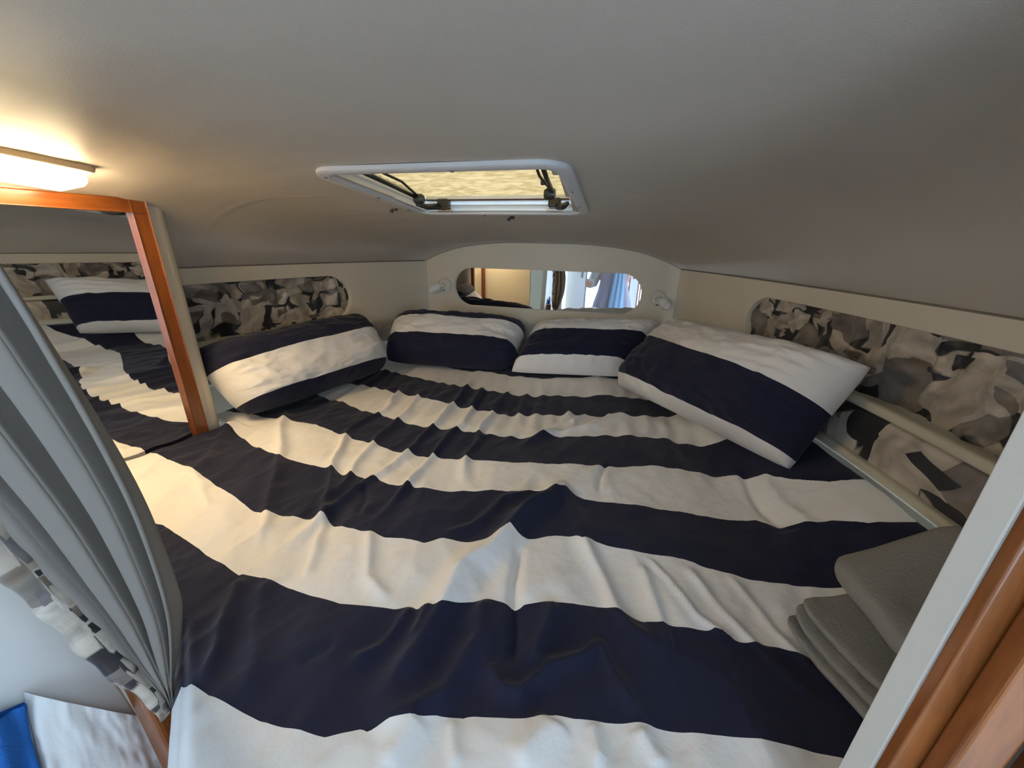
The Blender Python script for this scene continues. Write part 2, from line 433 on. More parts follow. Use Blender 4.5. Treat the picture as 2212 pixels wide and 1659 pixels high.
# seam welt that crosses the headliner forward of the hatch, and soft quilting sag
ysm = np.where(Xg < -.1, 1.0+.13*(-Xg-.2), 1.06+.30*(Xg-.25))
Zg -= .0018*np.exp(-((Yg-ysm)/.007)**2)*ss((np.abs(Xg+.05)-.33)/.08)
Zg -= .004*ss((Yg-ysm)/.25)*ss((np.abs(Xg+.05)-.1)/.3)*prof_
Zg += .006*fbm(Xg*2.2, Yg*2.0, 5)*prof_ + .002*fbm(Xg*3, Yg*14+Xg*3, 8, 2)*prof_*ss((-Xg-.1)/.4)
HX0, HX1, HY0, HY1 = -.30, .195, .825, 1.275
cx_ = (Xg[:-1, :-1]+Xg[1:, 1:])/2; cy_ = (Yg[:-1, :-1]+Yg[1:, 1:])/2
keep = ~((cx_ > HX0) & (cx_ < HX1) & (cy_ > HY0) & (cy_ < HY1))
ceil_me = grid_mesh('ceiling', np.stack([Xg, Yg, Zg], -1), keep=keep)
ceiling = tag(link('ceiling', ceil_me, M_HEAD), 'grey-cream vinyl headliner curving down to the cabin sides', kind='structure')
# dark brown piping along the seams
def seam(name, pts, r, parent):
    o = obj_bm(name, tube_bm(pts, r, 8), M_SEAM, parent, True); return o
M_SEAM = plain('dark_seam_piping', (.20, .165, .13), .7)
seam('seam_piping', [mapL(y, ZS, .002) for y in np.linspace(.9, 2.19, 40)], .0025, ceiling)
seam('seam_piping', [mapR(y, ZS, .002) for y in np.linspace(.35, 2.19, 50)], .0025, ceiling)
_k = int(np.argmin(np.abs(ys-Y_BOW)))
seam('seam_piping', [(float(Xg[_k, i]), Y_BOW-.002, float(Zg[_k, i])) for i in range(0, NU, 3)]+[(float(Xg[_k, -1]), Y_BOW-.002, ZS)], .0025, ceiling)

# --- mirror partition on the left ------------------------------------------------------
plan = [(part_x(.34), .34)] + [(part_x(y), y) for y in (.5, .7, .9, .925)]
cxr, cyr, rr_ = part_x(.925)-.045, .925, .045
plan += [(cxr+rr_*math.cos(rad(a)), cyr+rr_*math.sin(rad(a))) for a in range(10, 91, 10)]
plan += [(-1.30, .970), (-1.30, .34)]
bm = bmesh.new(); lo = [bm.verts.new((x, y, -.3)) for x, y in plan]; hi = [bm.verts.new((x, y, .80)) for x, y in plan]
for i in range(len(plan)): 
    j = (i+1) % len(plan); bm.faces.new((lo[i], lo[j], hi[j], hi[i]))
bm.faces.new(lo); bm.faces.new(hi)
wall_part = tag(obj_bm('wall_partition', bm, M_VINYL, None, True, 30), 'cream partition with rounded corner that carries the teak mirror on the left', kind='structure')

# wall mirror with teak frame
mz0, mz1, my0, my1 = -.08, .749, .385, .898
mir = empty('framed_mirror', (part_x(my1), my1, mz0)); tag(mir, 'tall mirror in an orange teak frame on the partition left of the berth', 'mirror')
nv_ = Vector((.9925, -.1219, 0)); tv_ = Vector((.1219, .9925, 0))
base = Vector((part_x(.868), .868, 0))
def mpt(y, z, d):   # y measured along the wall
    return base + tv_*((y-.868)/.9925) + nv_*d + Vector((0, 0, z))
def mbox(name, y0, y1, z0, z1, d0, d1, material, bevel=.003):
    bm = bmesh.new(); bmesh.ops.create_cube(bm, size=1)
    for v in bm.verts: v.co = mpt(y0+(v.co.x+.5)*(y1-y0), z0+(v.co.z+.5)*(z1-z0), d0+(v.co.y+.5)*(d1-d0)) - mir.location
    bev(bm, bevel, 2)
    return obj_bm(name, bm, material, mir, False)
fwid = .037
mbox('glass', my0+fwid-.004, my1-fwid+.004, mz0+fwid-.004, mz1-fwid+.004, .001, .007, M_MIRROR, 0)
mbox('top_rail', my0, my1-.0005, mz1-fwid, mz1, .001, .021, M_TEAKX)
mbox('bottom_rail', my0, my1-.0005, mz0, mz0+fwid, .001, .021, M_TEAKX)
mbox('stile', my1-fwid, my1, mz0, mz1-.0005, .001, .0215, M_TEAK)
mbox('stile', my0, my0+fwid, mz0, mz1-.0005, .001, .0215, M_TEAK)

# --- aft bulkheads, jamb and teak doorway trim -------------------------------------------
wall_aft = tag(obj_bm('wall_aft', box_bm((.60, .03, 1.75), (-.86, .365, -.05), .004), M_VINYL), 'cream aft bulkhead behind the curtain', kind='structure')
jm = empty('trim_1', (.62, .315, -.9)); tag(jm, 'pale painted doorway jamb edge on the right', kind='structure')
obj_bm('jamb_post', box_bm((.034, .029, 1.8), (.6455, .3165, .88-.0), .002, 2, Matrix.Translation((-.62, -.315, 0))), M_JAMB, jm)
wall_aftr = tag(obj_bm('wall_aft_right', box_bm((.46, .02, 1.8), (.866, .322, -.02), .002), M_VINYL), 'bulkhead panel behind the right jamb', kind='structure')
tr = empty('trim_2', (.66, .29, -.9)); tag(tr, 'varnished teak door frame beside the right jamb', kind='structure')
def tbox(name, s, c, b=.004): return obj_bm(name, box_bm(s, (c[0]-.66, c[1]-.29, c[2]+.9), b, 3), M_TEAKD, tr)
tbox('frame_board', (.052, .012, 1.8), (.6545, .2955, -.02), .002)
tbox('frame_moulding', (.030, .018, 1.8), (.660, .2805, -.02), .003)
tbox('frame_stop', (.012, .026, 1.8), (.692, .270, -.02), .005)
tbox('frame_side', (.20, .02, 1.8), (.80, .262, -.02), .004)

# ------------------------------------------------------------------ hatch (window_1)
HC = Vector((-.052, 1.05, z_ceil(1.05)-.002)); HS = math.atan(-.096)
hatch = empty('window_1', HC); hatch.rotation_euler = (HS, 0, 0)
tag(hatch, 'white framed deck hatch with pleated cream blind and black latches', kind='structure')
def rrect(x0, x1, y0, y1, r, n=8):
    return [p for p in stadium(x0, x1, y0, y1, r, n)]
def ring_sweep(name, rect, r, prof, material, parent, n=8):
    """prof: list of (inset, z)"""
    x0, x1, y0, y1 = rect; loops = []
    for ins, z in prof: loops.append([(x, y, z) for x, y in rrect(x0+ins, x1-ins, y0+ins, y1-ins, max(r-ins, .006), n)])
    P = np.array(loops)
    me = grid_mesh(name, P, close_u=True)
    bm = bmesh.new(); bm.from_mesh(me); bmesh.ops.remove_doubles(bm, verts=bm.verts, dist=1e-6); bmesh.ops.recalc_face_normals(bm, faces=bm.faces); bm.to_mesh(me); bm.free()
    o = link(name, me, material, parent); me.set_sharp_from_angle(angle=rad(35)); return o
HR = (-.287, .290, -.268, .266)
ring_sweep('frame', HR, .065, [(0, .004), (0, -.004), (.003, -.006), (.024, -.007), (.028, -.006), (.030, -.003), (.031, .002)], plain('grey_white_frame', (.56, .55, .55), .35), hatch)
ring_sweep('coaming', HR, .065, [(.031, .002), (.036, .004), (.036, .018), (.044, .020), (.044, .030), (.050, .032), (.050, .052), (.02, .053), (.02, .004)], M_PLASTIC, hatch)
# pleated blind
m_bl, nt, b = mat('pleated_blind')
tcn = nt.nodes.new('ShaderNodeTexCoord'); mpn = nt.nodes.new('ShaderNodeMapping'); mpn.inputs['Scale'].default_value = (30, 110, 10); mpn.inputs['Rotation'].default_value = (0, 0, rad(35))
nn = nt.nodes.new('ShaderNodeTexNoise'); nn.inputs['Scale'].default_value = 1.0; nn.inputs['Detail'].default_value = 4
rpn = nt.nodes.new('ShaderNodeValToRGB'); rpn.color_ramp.elements[0].position = .38; rpn.color_ramp.elements[1].position = .62
rpn.color_ramp.elements[0].color = (.205, .118, .046, 1); rpn.color_ramp.elements[1].color = (.30, .185, .082, 1)
nt.links.new(tcn.outputs['Object'], mpn.inputs['Vector']); nt.links.new(mpn.outputs['Vector'], nn.inputs['Vector']); nt.links.new(nn.outputs['Fac'], rpn.inputs['Fac'])
tl = nt.nodes.new('ShaderNodeBsdfTranslucent'); ad = nt.nodes.new('ShaderNodeMixShader'); ad.inputs[0].default_value = .75
nt.links.new(rpn.outputs['Color'], b.inputs['Base Color']); nt.links.new(rpn.outputs['Color'], tl.inputs['Color']); b.inputs['Roughness'].default_value = .8
nt.links.new(b.outputs[0], ad.inputs[1]); nt.links.new(tl.outputs[0], ad.inputs[2])
nt.links.new(ad.outputs[0], [n for n in nt.nodes if n.type == 'OUTPUT_MATERIAL'][0].inputs['Surface'])
nyb = 97; yb = np.linspace(-.216, .190, nyb); xb = np.linspace(-.247, .250, 12)
XB, YB = np.meshgrid(xb, yb)
ph = (YB+.216)/.033; tri = np.abs((ph % 1)-.5)*2
ZB = .036 + .006*tri
link('blind', grid_mesh('blind', np.stack([XB, YB, ZB], -1)), m_bl, hatch, False)
obj_bm('blind_bar', box_bm((.466, .016, .016), (.001, .197, .034), .003), M_PLASTIC, hatch)
obj_bm('seal_strip', box_bm((.462, .003, .004), (.001, .186, .027), .001), plain('dark_red_seal', (.06, .02, .018), .6), hatch)
M_DKMETAL = plain('dark_bronze_metal', (.05, .048, .042), .35, .6)
def strut(x, y0, y1, s):
    st = obj_bm('stay_arm', tube_bm([(x, y0, .02), (x+.008*s, (y0+y1)/2, .016), (x+.012*s, y1, .012)], .0055, 10), M_BLACK, hatch, True)
    obj_bm('pivot', box_bm((.022, .05, .014), (x, y0+.01, .024), .004), M_DKMETAL, st)
    obj_bm('knob', lathe_bm([(.0, 0), (.012, .0), (.014, .006), (.014, .022), (.010, .028), (0, .028)], 20, aim((x+.006*s, y1, .008), (s, 0, .0)), False), M_DKMETAL, st, True, 40)
    obj_bm('link', tube_bm([(x+.02*s, y0+.02, .03), (x+.03*s, (y0+y1)/2+.02, .028), (x+.016*s, y1, .016)], .0035, 8), M_BLACK, st, True)
strut(-.212, -.19, .075, 1)
strut(.222, -.19, .03, -1)
def latch(x, y, s):
    l = obj_bm('latch', box_bm((.036, .030, .026), (x, y, .016), .005, 3), M_DKMETAL, hatch)
    obj_bm('lever', join([tube_bm([(x-.012*s, y-.01, .006), (x-.034*s, y-.05, -.002), (x-.05*s, y-.085, -.001)], [.010, .009, .005], 10)]), M_BLACK, l, True)
    obj_bm('striker', box_bm((.05, .012, .01), (x, y+.012, .000), .003), M_STEEL, l)
latch(-.165, .185, 1); latch(.19, .185, -1)
obj_bm('blind_clip', box_bm((.022, .014, .012), (-.075, -.205, .045), .003), M_BLACK, hatch)
obj_bm('blind_clip', box_bm((.020, .012, .028), (.190, .015, .040), .003), M_DKMETAL, hatch)
for x, y in ((-.13, -.25), (.055, -.252), (-.265, -.02), (-.27, .15), (.27, -.06), (.272, .12), (-.26, -.23), (-.05, .25)):
    obj_bm('screw', lathe_bm([(0, 0), (.0042, 0), (.0052, -.0018), (.0045, -.003), (0, -.0034)], 12, Matrix.Translation((x, y, -.0065)), False), M_STEEL, hatch, True, 40)
for x, y in ((-.325, .16), (.025, .315)):
    k = obj_bm('blind_hook', join([box_bm((.016, .010, .008), (x, y, -.004), .002), box_bm((.010, .008, .010), (x-.01, y-.004, -.010), .002)]), M_BLACK, hatch)

# ------------------------------------------------------------------ fluorescent ceiling lamp, left
lamp = empty('ceiling_lamp', (-.912, .548, .80), rad(7)*-1); tag(lamp, 'lit strip lamp with glowing diffuser on the ceiling above the framed mirror', 'lamp')
lamp.rotation_euler = (rad(-5.5), rad(-4), rad(-6))
def rbox_lathe(sx, sy, z0, z1, r, ins):  # box with rounded corners and a drawn-in top
    loops = [(0, z0), (0, z0-(z0-z1)*.55), (ins*.35, z0-(z0-z1)*.85), (ins, z1)]
    P = np.array([[(x, y, z) for x, y in stadium(-sx/2+i, sx/2-i, -sy/2+i, sy/2-i, max(r-i*.5, .004), 6)] for i, z in loops])
    me = grid_mesh('l', P, close_u=True); bm = bmesh.new(); bm.from_mesh(me); bm.verts.ensure_lookup_table()
    n = P.shape[1]; bm.faces.new([bm.verts[k] for k in range(n)]); bm.faces.new([bm.verts[len(loops)*n-n+k] for k in range(n)])
    bmesh.ops.remove_doubles(bm, verts=bm.verts, dist=1e-6); bpy.data.meshes.remove(me); return bm
obj_bm('housing', rbox_lathe(.135, .33, .012, -.006, .012, .004), plain('beige_lamp_housing', (.50, .40, .27), .5), lamp, True, 35)
obj_bm('diffuser', rbox_lathe(.112, .305, -.006, -.040, .014, .018), emis('warm_diffuser', (1.0, .80, .48), 25.0), lamp, True, 35)

# ------------------------------------------------------------------ reading lamps on the bow bulkhead
def sconce(x, z, axis, label):
    r = empty('reading_lamp', (x, Y_BOW, z)); tag(r, label, 'lamp', 'reading lamps either side of the oval mirror')
    fm = aim((0, -.001, 0), (0, -1, 0))
    obj_bm('base', lathe_bm([(0, 0), (.042, 0), (.044, .004), (.042, .012), (.036, .016), (.033, .012), (.024, .011), (.021, .015), (0, .017)], 32, fm, False), M_CREAMPL, r, True, 40)
    a = Vector(axis).normalized()
    sx = math.copysign(.030, axis[0])
    obj_bm('neck', tube_bm([(0, -.012, 0), (sx*.2, -.03, .002), (sx*.55, -.040, -.002)], [.014, .013, .014], 14), M_CREAMPL, r, True)
    hm = aim(Vector((sx*.75, -.046, -.006))-a*.012, a)
    h = obj_bm('head', lathe_bm([(0, 0), (.016, 0), (.0235, .008), (.025, .02), (.025, .050), (.0225, .052), (.0215, .046), (0, .044)], 28, hm, False), M_PLASTIC, r, True, 40)
    obj_bm('lens', lathe_bm([(0, .046), (.020, .046), (.021, .055), (.017, .064), (.008, .069), (0, .07)], 24, hm, False), plain('frosted_lens', (.88, .87, .84), .25), h, True, 60)
    obj_bm('switch', box_bm((.012, .008, .005), (.0, -.018, -.030), .0015), M_BLACK, r)
sconce(-.672, .408, (-.86, -.40, -.42), 'white reading lamp left of the oval mirror, tilted to the left')
sconce(.548, .392, (.55, -.55, -.52), 'white reading lamp right of the oval mirror, tilted down right')

# ------------------------------------------------------------------ berth: base, mattress, duvet
def bed_left(y):
    y = np.asarray(y, float)
    front = np.interp(y, [-.06, .05, .175, .28, .335], [.14, .02, -.144, -.285, -.36])
    part = part_x(y)+.0225
    wall = xl(y)+.065
    r = np.where(y < .338, front, np.where(y < 1.0, part, wall))
    return r
def bed_right(y):
    y = np.asarray(y, float)
    return np.where(y < .345, .612, xr(y)-.05)
def outline(n=60, ins=.0):
    yy = np.concatenate([np.linspace(-.05, .334, 16), np.linspace(.375, .98, 14), np.linspace(1.01, 2.17, 24)])
    L = [(float(bed_left(y))+ins, float(y)) for y in yy]; R = [(float(bed_right(y))-ins, float(y)) for y in yy]
    return R + L[::-1]
def slab(name, z0, z1, ins, material, parent=None):
    bm = bmesh.new(); pts = outline(ins=ins)
    f = bm.faces.new([bm.verts.new((x, y, z0)) for x, y in pts])
    r = bmesh.ops.extrude_face_region(bm, geom=[f])
    for g in r['geom']:
        if isinstance(g, bmesh.types.BMVert): g.co.z = z1
    return obj_bm(name, bm, material, parent)
tag(slab('berth_base', -.9, -.16, .03, M_TEAKD), 'teak berth base under the mattress', kind='structure')
mt = slab('mattress', -.158, -.035, .035, plain('mattress_cover', (.62, .6, .56), .9)); tag(mt, 'V-shaped berth mattress under the striped duvet', 'mattress')

BOUNDS = [
    [(-0.267, 0.261), (-0.241, 0.258), (-0.191, 0.252), (-0.182, 0.25), (-0.08, 0.246), (-0.019, 0.25), (0.024, 0.253), (0.045, 0.265), (0.067, 0.275), (0.076, 0.274), (0.101, 0.292), (0.137, 0.307), (0.159, 0.321), (0.198, 0.332), (0.203, 0.336), (0.283, 0.352), (0.328, 0.369), (0.354, 0.371), (0.406, 0.384), (0.452, 0.397), (0.471, 0.397), (0.583, 0.413), (0.665, 0.42), (0.703, 0.422)],
    [(-0.765, 0.521), (-0.68, 0.506), (-0.661, 0.509), (-0.507, 0.476), (-0.465, 0.464), (-0.393, 0.448), (-0.339, 0.434), (-0.338, 0.439), (-0.291, 0.443), (-0.286, 0.445), (-0.196, 0.438), (-0.096, 0.434), (0.009, 0.453), (0.031, 0.465), (0.053, 0.46), (0.06, 0.47), (0.083, 0.467), (0.094, 0.473), (0.137, 0.504), (0.177, 0.522), (0.214, 0.523), (0.232, 0.524), (0.239, 0.531), (0.28, 0.548), (0.323, 0.557), (0.383, 0.573), (0.426, 0.563), (0.459, 0.559), (0.467, 0.562), (0.514, 0.562), (0.569, 0.57), (0.582, 0.577), (0.613, 0.565), (0.68, 0.573), (0.749, 0.559), (0.775, 0.511)],
    [(-0.991, 0.723), (-0.822, 0.702), (-0.651, 0.66), (-0.506, 0.616), (-0.467, 0.61), (-0.463, 0.617), (-0.396, 0.623), (-0.312, 0.638), (-0.303, 0.643), (-0.261, 0.625), (-0.178, 0.618), (-0.156, 0.622), (-0.113, 0.613), (-0.071, 0.623), (-0.017, 0.622), (0.015, 0.651), (0.085, 0.662), (0.128, 0.67), (0.16, 0.714), (0.206, 0.709), (0.267, 0.739), (0.315, 0.748), (0.33, 0.739), (0.347, 0.748), (0.406, 0.742), (0.466, 0.741), (0.554, 0.747), (0.599, 0.731), (0.677, 0.723), (0.781, 0.723)],
    [(-1.088, 0.988), (-1.004, 0.954), (-0.954, 0.945), (-0.85, 0.9), (-0.768, 0.862), (-0.633, 0.83), (-0.609, 0.827), (-0.461, 0.832), (-0.44, 0.836), (-0.396, 0.823), (-0.357, 0.824), (-0.301, 0.812), (-0.275, 0.823), (-0.23, 0.807), (-0.169, 0.811), (-0.163, 0.816), (-0.148, 0.809), (-0.038, 0.824), (-0.008, 0.834), (0.026, 0.835), (0.096, 0.866), (0.142, 0.872), (0.217, 0.887), (0.257, 0.918), (0.29, 0.91), (0.316, 0.905), (0.402, 0.91), (0.532, 0.919), (0.6, 0.918), (0.664, 0.912), (0.737, 0.918), (0.78, 0.89), (0.816, 0.883), (0.867, 0.872), (0.914, 0.843), (0.969, 0.827), (1.024, 0.826)],
    [(-0.887, 1.061), (-0.688, 1.053), (-0.501, 1.017), (-0.282, 0.984), (-0.071, 0.989), (0.089, 1.016), (0.3, 1.076), (0.497, 1.128), (0.632, 1.132), (0.739, 1.112), (0.819, 1.052), (0.899, 0.989), (0.973, 0.965)],
    [(-0.923, 1.323), (-0.612, 1.224), (-0.31, 1.165), (-0.095, 1.171), (0.106, 1.208), (0.345, 1.303), (0.556, 1.339), (0.721, 1.287)],
    [(-0.743, 1.477), (-0.47, 1.424), (-0.228, 1.373), (-0.103, 1.364), (0.063, 1.399), (0.317, 1.472), (0.571, 1.536)],
    [(-0.787, 1.707), (-0.534, 1.636), (-0.31, 1.601), (-0.131, 1.584), (0.018, 1.603), (0.323, 1.703)],
]
RIDGES=[([(-0.304, 1.665), (-0.288, 1.439), (-0.259, 1.207), (-0.267, 1.018), (-0.283, 0.842), (-0.316, 0.659), (-0.307, 0.506)],0.022,0.016),
([(-0.226, 1.628), (-0.204, 1.428), (-0.172, 1.209), (-0.17, 0.988), (-0.173, 0.834), (-0.165, 0.626)],0.022,0.015),
([(-0.092, 1.645), (-0.105, 1.419), (-0.087, 1.208), (-0.062, 1.031), (-0.019, 0.862)],0.022,0.016),
([(-0.015, 1.622), (0.002, 1.338)],0.012,0.015),
([(-0.479, 1.488), (-0.422, 1.266), (-0.422, 1.042), (-0.367, 0.837), (-0.362, 0.713)],0.02,0.015),
([(-0.615, 1.553), (-0.507, 1.243), (-0.543, 1.067), (-0.451, 0.854), (-0.319, 0.658), (-0.29, 0.539)],0.02,0.015),
([(0.225, 1.49), (0.176, 1.288), (0.117, 1.159)],0.016,0.018),
([(0.292, 1.492), (0.227, 1.366)],0.014,0.014),
([(0.368, 1.502), (0.305, 1.391)],0.012,0.012),
([(0.427, 1.551), (0.323, 1.376), (0.18, 1.27), (0.06, 1.124)],0.016,0.018),
([(-0.893, 1.128), (-0.64, 0.839), (-0.464, 0.621), (-0.369, 0.516)],0.018,0.018),
([(0.251, 0.957), (0.202, 0.833), (0.157, 0.732), (0.104, 0.588), (0.098, 0.483), (0.091, 0.392), (0.075, 0.285)],0.038,0.032),
([(0.251, 0.957), (0.32, 0.803), (0.346, 0.7), (0.417, 0.577), (0.499, 0.487)],0.018,0.02),
([(0.192, 0.684), (0.234, 0.523), (0.25, 0.422)],-0.02,0.012),
([(0.162, 0.525), (0.183, 0.452), (0.156, 0.359), (0.082, 0.276)],0.024,0.025),
([(0.283, 0.556), (0.285, 0.481), (0.279, 0.431)],0.02,0.02),
([(0.211, 0.419), (0.245, 0.385), (0.275, 0.386), (0.308, 0.439), (0.357, 0.481), (0.375, 0.508)],0.02,0.014),
([(0.375, 0.508), (0.396, 0.472), (0.458, 0.401)],0.014,0.015),
([(0.016, 0.662), (0.067, 0.71), (0.1, 0.832), (0.234, 0.94)],0.016,0.016),
([(0.743, 1.13), (0.768, 0.965), (0.782, 0.879)],-0.014,0.014),
([(0.788, 1.088), (0.827, 0.89), (0.804, 0.87)],0.012,0.02),
([(0.552, 0.727), (0.603, 0.621), (0.668, 0.536), (0.724, 0.483)],0.010,0.010),
([(0.624, 0.723), (0.691, 0.609), (0.758, 0.523)],0.008,0.012),
([(0.476, 0.732), (0.552, 0.606), (0.62, 0.562)],0.009,0.008),
([(0.46, 0.706), (0.483, 0.567), (0.494, 0.509)],0.01,0.01),
([(0.369, 1.112), (0.346, 1.023), (0.344, 0.95)],-0.012,0.008),
([(0.134, 0.311), (0.12, 0.25)],0.014,0.018),
([(0.328, 0.364), (0.296, 0.3)],0.016,0.02),
([(0.451, 0.39), (0.479, 0.353)],0.012,0.015),
([(0.185, 0.328), (0.219, 0.279)],0.01,0.012),
([(0.374, 0.377), (0.396, 0.329)],0.01,0.015),
([(-0.991, 0.976), (-0.892, 0.842), (-0.798, 0.722)],0.014,0.02),
([(-0.338, 0.434), (-0.231, 0.314), (-0.21, 0.26)],0.018,0.016),
([(-0.29, 0.446), (-0.185, 0.344), (-0.126, 0.258)],0.01,0.02),
([(-0.058, 0.373), (-0.094, 0.33)],-0.008,0.012),
([(0.038, 0.471), (0.03, 0.39), (-0.003, 0.349)],0.012,0.012),
([(0.069, 0.477), (0.075, 0.42)],0.014,0.012),
([(-0.294, 0.801), (-0.209, 0.661)],-0.01,0.012),
([(-0.954, 0.701), (-0.899, 0.616), (-0.901, 0.57)],0.014,0.02),
([(-0.799, 0.696), (-0.599, 0.58)],0.008,0.015),
([(-0.309, 0.65), (-0.204, 0.472)],0.012,0.014),
([(-0.163, 0.624), (-0.087, 0.506), (-0.012, 0.472)],0.012,0.014),
([(0.789, 0.876), (0.777, 0.734)],0.012,0.03),
([(0.897, 0.854), (0.845, 0.749)],-0.01,0.03)]

NUd, NVd = 430, 430
yv = np.linspace(-.045, 2.165, NVd)
yv = np.where((yv > .336) & (yv < .3405), .3405, yv)
uu = np.linspace(0, 1, NUd)
Ld = bed_left(yv)[:, None]; Rd = bed_right(yv)[:, None]
X = np.clip(-1.21+2.26*uu[None, :], Ld, Rd); Y = np.repeat(yv[:, None], NUd, 1)
wallx = xr(Y)
Z = .15*ss(1-(wallx-X)/.32)*ss((Y-.52)/.3) + .03*ss((Y-1.6)/.4)
for pts, h, w in RIDGES:
    pts = np.array(pts); seg = np.linalg.norm(np.diff(pts, axis=0), axis=1); tot = seg.sum(); cum = np.concatenate([[0], np.cumsum(seg)])
    best = np.full(X.shape, 1e9); bt = np.zeros(X.shape)
    wx = X + .012*vnoise(X*14, Y*9, 77); wy = Y
    for k in range(len(seg)):
        a = pts[k]; d = (pts[k+1]-a)/max(seg[k], 1e-6)
        t = np.clip((wx-a[0])*d[0]+(wy-a[1])*d[1], 0, seg[k])
        dd = np.hypot(wx-a[0]-t*d[0], wy-a[1]-t*d[1])
        m_ = dd < best; best = np.where(m_, dd, best); bt = np.where(m_, (cum[k]+t)/tot, bt)
    tap = ss(bt/.12+.25)*ss((1-bt)/.18+.15)
    h *= 1.1
    Z += h*np.exp(-(best/w)**1.45)*tap - .30*h*np.exp(-(best/(w*2.6))**2)*tap
Z += .009*fbm(X*4.5, Y*3.2, 2) + .007*ridged(X*6+Y*1.5, Y*2.2, 31, 2) - .003 + .006*ridged(X*4+Y*5, Y*3.5-X*3, 63, 2)*ss((1.3-Y)/.4) + .0022*fbm(X*22, Y*14, 44, 3)
Z += .004*ridged(X*14-Y*5, Y*5+X*2, 57, 2)*ss((1.75-Y)/.3)
# small gathers that run down from the pillows
gz = ss((Y-1.0)/.35)*ss((1.85-Y)/.1)
Z += .0045*gz*np.sin((X+.06*Y+.02*vnoise(X*6, Y*4, 91))*2*PI/.072)*(.4+.6*np.abs(vnoise(X*5, Y*2, 92)))
Z += .016*ss(1-(X-part_x(Y))/.12)*((Y > .34) & (Y < .99))
# edges roll over
eL = (X-Ld); edgeL = ss(1-eL/.035)*(Y < .34); Z -= .03*edgeL
Z -= .03*ss(1-(Y+.045)/.04)
# stripe field
bys = [np.interp(X, [p[0] for p in b], [p[1] for p in b]) for b in BOUNDS]
V = 1-(bys[0]-Y)/.2
for i in range(len(bys)-1):
    V = np.where(Y >= bys[i], i+1+(Y-bys[i])/np.maximum(bys[i+1]-bys[i], .02), V)
V = np.where(Y >= bys[-1], len(bys)+(Y-bys[-1])/.2, V)
V = np.clip(V, .01, 9.95)/10
# hem skirt on all four sides
def pad(A, n, f0, f1):
    left = np.stack([f0(A, k) for k in range(n, 0, -1)], 1); right = np.stack([f1(A, k) for k in range(1, n+1)], 1)
    return np.concatenate([left, A, right], 1)
ns = 5
outL = (yv < .337)*1.0
Xp = pad(X, ns, lambda A, k: A[:, 0]-outL*.012*min(k, 2), lambda A, k: A[:, -1]+.0*k)
Yp = pad(Y, ns, lambda A, k: A[:, 0]-outL*.006*min(k, 2), lambda A, k: A[:, -1])
Zp = pad(Z, ns, lambda A, k: A[:, 0]-.026*k*(outL*.9+.1), lambda A, k: A[:, -1]-.02*k)
Vp = pad(V, ns, lambda A, k: A[:, 0], lambda A, k: A[:, -1])
fr = np.stack([np.stack([Xp[0], Yp[0]-.008*min(k, 2), Zp[0]-.03*k], -1) for k in range(5, 0, -1)], 0)
P = np.concatenate([fr, np.stack([Xp, Yp, Zp], -1)], 0); VV = np.concatenate([np.repeat(Vp[:1], 5, 0), Vp], 0)
S9 = [(0, 'w'), (.1, 'n'), (.2, 'w'), (.3, 'n'), (.4, 'w'), (.5, 'n'), (.6, 'w'), (.7, 'n'), (.8, 'w'), (.9, 'n')]
duv = link('duvet', grid_mesh('duvet', P, attrs={'stripe': VV}), striped('duvet_cotton', S9))
tag(duv, 'rumpled duvet with broad navy and white stripes covering the whole berth', 'duvet')

